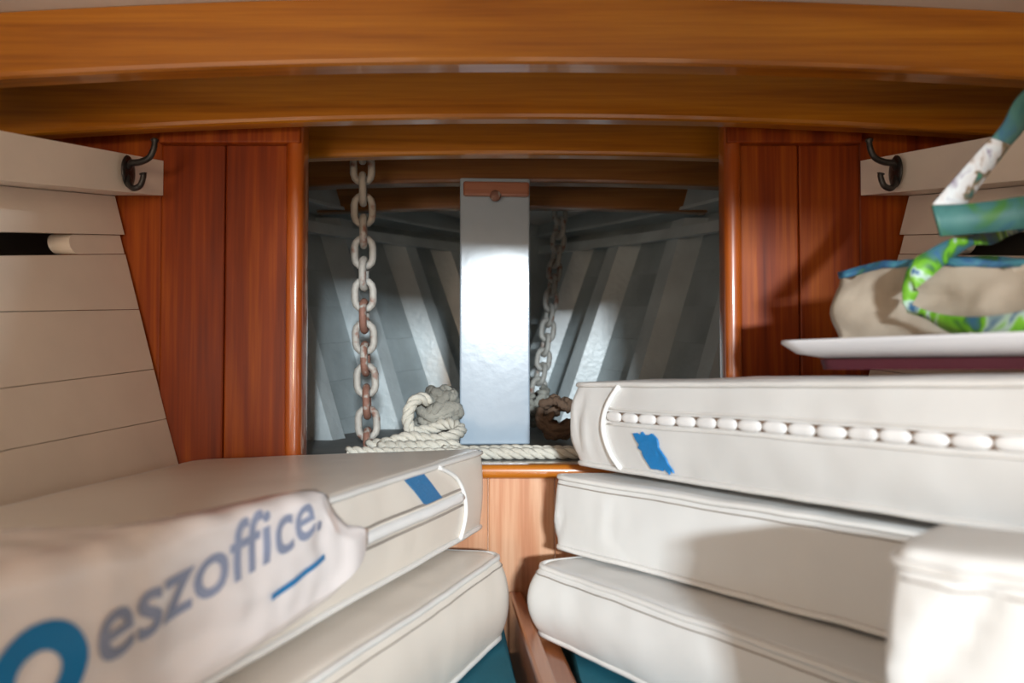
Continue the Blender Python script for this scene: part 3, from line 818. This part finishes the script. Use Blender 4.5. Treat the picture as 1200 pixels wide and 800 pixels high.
# ------------------------------------------------------------------ tray and tote bag on the right stack
T0 = Vector((.262, .79)); tu = Vector((.545, -.838)).normalized(); tn = Vector((.838, .545)).normalized()
def tp(a, b, z): q = T0 + tu * a + tn * b; return P(q.x, q.y, z)
root = empty('serving_tray', tp(.2, .1, .003), 'white rimmed tray lying on the zipped cushion under the tote bag', 'tray')
LT, WT_ = .46, .235
def rr_loop(inset, z, rad, n=8, tilt=0.0):
    pts = []
    for cx, cy, a0 in ((inset + rad, inset + rad, 180), (LT - inset - rad, inset + rad, 270), (LT - inset - rad, WT_ - inset - rad, 0), (inset + rad, WT_ - inset - rad, 90)):
        for k in range(n + 1):
            a = math.radians(a0 + 90 * k / n); pts.append(tp(cx + rad * math.cos(a), cy + rad * math.sin(a), z - .002 + .003 * (cx / LT)))
    return pts
loops = [rr_loop(.035, .006, .02), rr_loop(.012, .011, .03), rr_loop(.0, .021, .035), rr_loop(.0, .0245, .035), rr_loop(.005, .0245, .032), rr_loop(.015, .016, .03), rr_loop(.038, .0115, .02)]
vs = [p for l in loops for p in l]; n = len(loops[0]); fs = []
for i in range(len(loops) - 1):
    for k in range(n): fs.append((i * n + k, i * n + (k + 1) % n, (i + 1) * n + (k + 1) % n, (i + 1) * n + k))
fs += [tuple(range(n)), tuple((len(loops) - 1) * n + k for k in range(n))]
obj('dish', vs, fs, M['tray'], root, smooth=True)
lp = [rr_loop(.037, -.005, .02), rr_loop(.033, -.005, .02), rr_loop(.031, .0055, .02)]
vs = [p for l in lp for p in l]; fs = []
for i in range(2):
    for k in range(n): fs.append((i * n + k, i * n + (k + 1) % n, (i + 1) * n + (k + 1) % n, (i + 1) * n + k))
fs += [tuple(range(n)), tuple(2 * n + k for k in range(n))]
o = obj('foot', vs, fs, M['tray_under'], root); o['label'] = 'dark red base of the tray'

# tote: soft box lying open on the tray
root = empty('tote_bag', tp(.2, .12, .014), 'beige tote bag with green and blue printed straps, lying on the tray', 'bag')
B0 = Vector(plan(982, 400, .80)); b1 = Vector(plan(1200, 400, .66)); bu = (b1 - B0).normalized(); bn = Vector((-bu.y, bu.x)); 
if bn.y < 0: bn = -bn
BL_, BW = .30, .095
def tote(a, b, c):
    """a 0..1 along, b 0..1 depth, c 0..1 height"""
    q = B0 + bu * (a * BL_) + bn * (b * BW)
    zb = .0115 + .003 * a; zt = .093 - .004 * a + .006 * math.sin(a * 7) + (.010 * b)
    z = zb + (zt - zb) * c
    p = P(q.x, q.y, z)
    pn = noise.noise_vector(Vector((a * 6, b * 2 + 3, c * 3.0))) * .010 + noise.noise_vector(Vector((a * 17, b * 4, c * 6))) * .004
    bulge = .010 * math.sin(math.pi * c) 
    k = (1 if b > .5 else -1)
    damp = min(1, c * 4 + .0)
    p += Vector((bn.x, bn.y, 0)) * (pn.y * damp + k * bulge) + Vector((bu.x, bu.y, 0)) * pn.x * damp * .6 + Vector((0, 0, 1)) * pn.z * .4 * damp
    return p
per = [(i / 40, 0) for i in range(40)] + [(1, j / 10) for j in range(10)] + [(1 - i / 40, 1) for i in range(40)] + [(0, 1 - j / 10) for j in range(10)]
nc = 14; vs = []; fs = []; n = len(per)
for k in range(nc + 1):
    for a, b in per: vs.append(tote(a, b, k / nc))
for k in range(nc):
    for i in range(n): fs.append((k * n + i, k * n + (i + 1) % n, (k + 1) * n + (i + 1) % n, (k + 1) * n + i))
fs.append(tuple(range(n))[::-1])
c0 = len(vs)
for a, b in per:   # sunken inside so the mouth reads open
    vs.append(tote(.03 + a * .94, .06 + b * .88, .80))
for i in range(n): fs.append((nc * n + i, nc * n + (i + 1) % n, c0 + (i + 1) % n, c0 + i))
fs.append(tuple(c0 + i for i in range(n)))
obj('body', vs, fs, M['canvas'], root, smooth=True)
# printed trim round the mouth
vs = []; fs = []
for k, (c, o_) in enumerate(((.93, -.0015), (1.012, -.0015), (1.012, .0025), (.93, .0025))):
    for a, b in per:
        aa = .5 + (a - .5) * (1 - o_ * 6); p = tote(a, b, c); ctr = tote(.5, .5, c)
        d = Vector((bn.x, bn.y, 0)) * (1 if b > .5 else -1) if 0 < a < 1 else Vector((bu.x, bu.y, 0)) * (1 if a >= 1 else -1)
        vs.append(p - d * o_)
for k in range(4):
    k2 = (k + 1) % 4
    for i in range(n): fs.append((k * n + i, k * n + (i + 1) % n, k2 * n + (i + 1) % n, k2 * n + i))
o = obj('mouth_trim', vs, fs, M['trim_blue'], root, smooth=True); o['label'] = 'blue and teal printed trim'

def ribbon(name, pairs, mat, th=.0022, per_=8, label=None):
    A = catmull([at(x0, y0, Y0) for x0, y0, Y0, x1, y1, Y1 in pairs], per_); B = catmull([at(x1, y1, Y1) for x0, y0, Y0, x1, y1, Y1 in pairs], per_)
    n = len(A); vs = []; fs = []
    for i in range(n):
        t = (A[min(i + 1, n - 1)] - A[max(i - 1, 0)]); wv = (B[i] - A[i]); nn = t.cross(wv)
        nn = nn.normalized() * th / 2 if nn.length > 1e-9 else Vector((0, th / 2, 0))
        m = (A[i] + B[i]) / 2
        vs += [A[i] + nn, m + nn * 1.4, B[i] + nn, B[i] - nn, m - nn * 1.4, A[i] - nn]
    for i in range(n - 1):
        for k in range(6):
            k2 = (k + 1) % 6; fs.append((i * 6 + k, i * 6 + k2, i * 6 + 6 + k2, i * 6 + 6 + k))
    fs += [tuple(range(6)), tuple((n - 1) * 6 + k for k in range(6))]
    o = obj(name, vs, fs, mat, root, smooth=True)
    if label: o['label'] = label
    return o
ribbon('strap', [(1058, 356, .712, 1066, 360, .712), (1058, 334, .708, 1076, 343, .706), (1067, 308, .704, 1074, 338, .700), (1090, 292, .702, 1090, 325, .698), (1114, 280, .708, 1108, 309, .704), (1137, 276, .725, 1139, 288, .72), (1160, 272, .75, 1164, 286, .745), (1178, 262, .775, 1184, 276, .77), (1215, 250, .80, 1222, 264, .795)],
       M['strap_green'], label='bright green printed strap')
ribbon('strap', [(1058, 352, .710, 1064, 366, .710), (1073, 360, .702, 1084, 372, .702), (1092, 366, .690, 1103, 384, .688), (1114, 370, .672, 1124, 393, .670), (1150, 371, .645, 1158, 399, .643), (1200, 364, .615, 1202, 400, .614), (1245, 350, .605, 1250, 388, .604), (1300, 320, .61, 1310, 352, .61)],
       M['strap_green'], label='green and grey-blue strap sagging over the tray')
ribbon('strap', [(1092, 241, .70, 1102, 277, .70), (1120, 240, .70, 1126, 275, .70), (1160, 236, .698, 1162, 272, .698), (1205, 230, .695, 1207, 268, .695), (1245, 236, .70, 1243, 276, .70), (1285, 280, .71, 1275, 320, .71)],
       M['strap_teal'], label='broad teal printed strap')
ribbon('strap', [(1092, 240, .70, 1132, 240, .712), (1118, 210, .705, 1152, 212, .715), (1146, 178, .71, 1172, 186, .72), (1162, 162, .712, 1184, 170, .722)],
       M['strap_multi'], label='white and purple printed stretch of the raised strap')
ribbon('strap', [(1162, 162, .712, 1184, 170, .722), (1176, 144, .715, 1198, 154, .725), (1194, 112, .72, 1214, 130, .73), (1230, 88, .725, 1246, 108, .735), (1270, 100, .73, 1272, 124, .74), (1285, 170, .735, 1270, 180, .745), (1285, 290, .74, 1265, 290, .75)],
       M['strap_teal'], label='dark teal upper stretch of the raised strap')
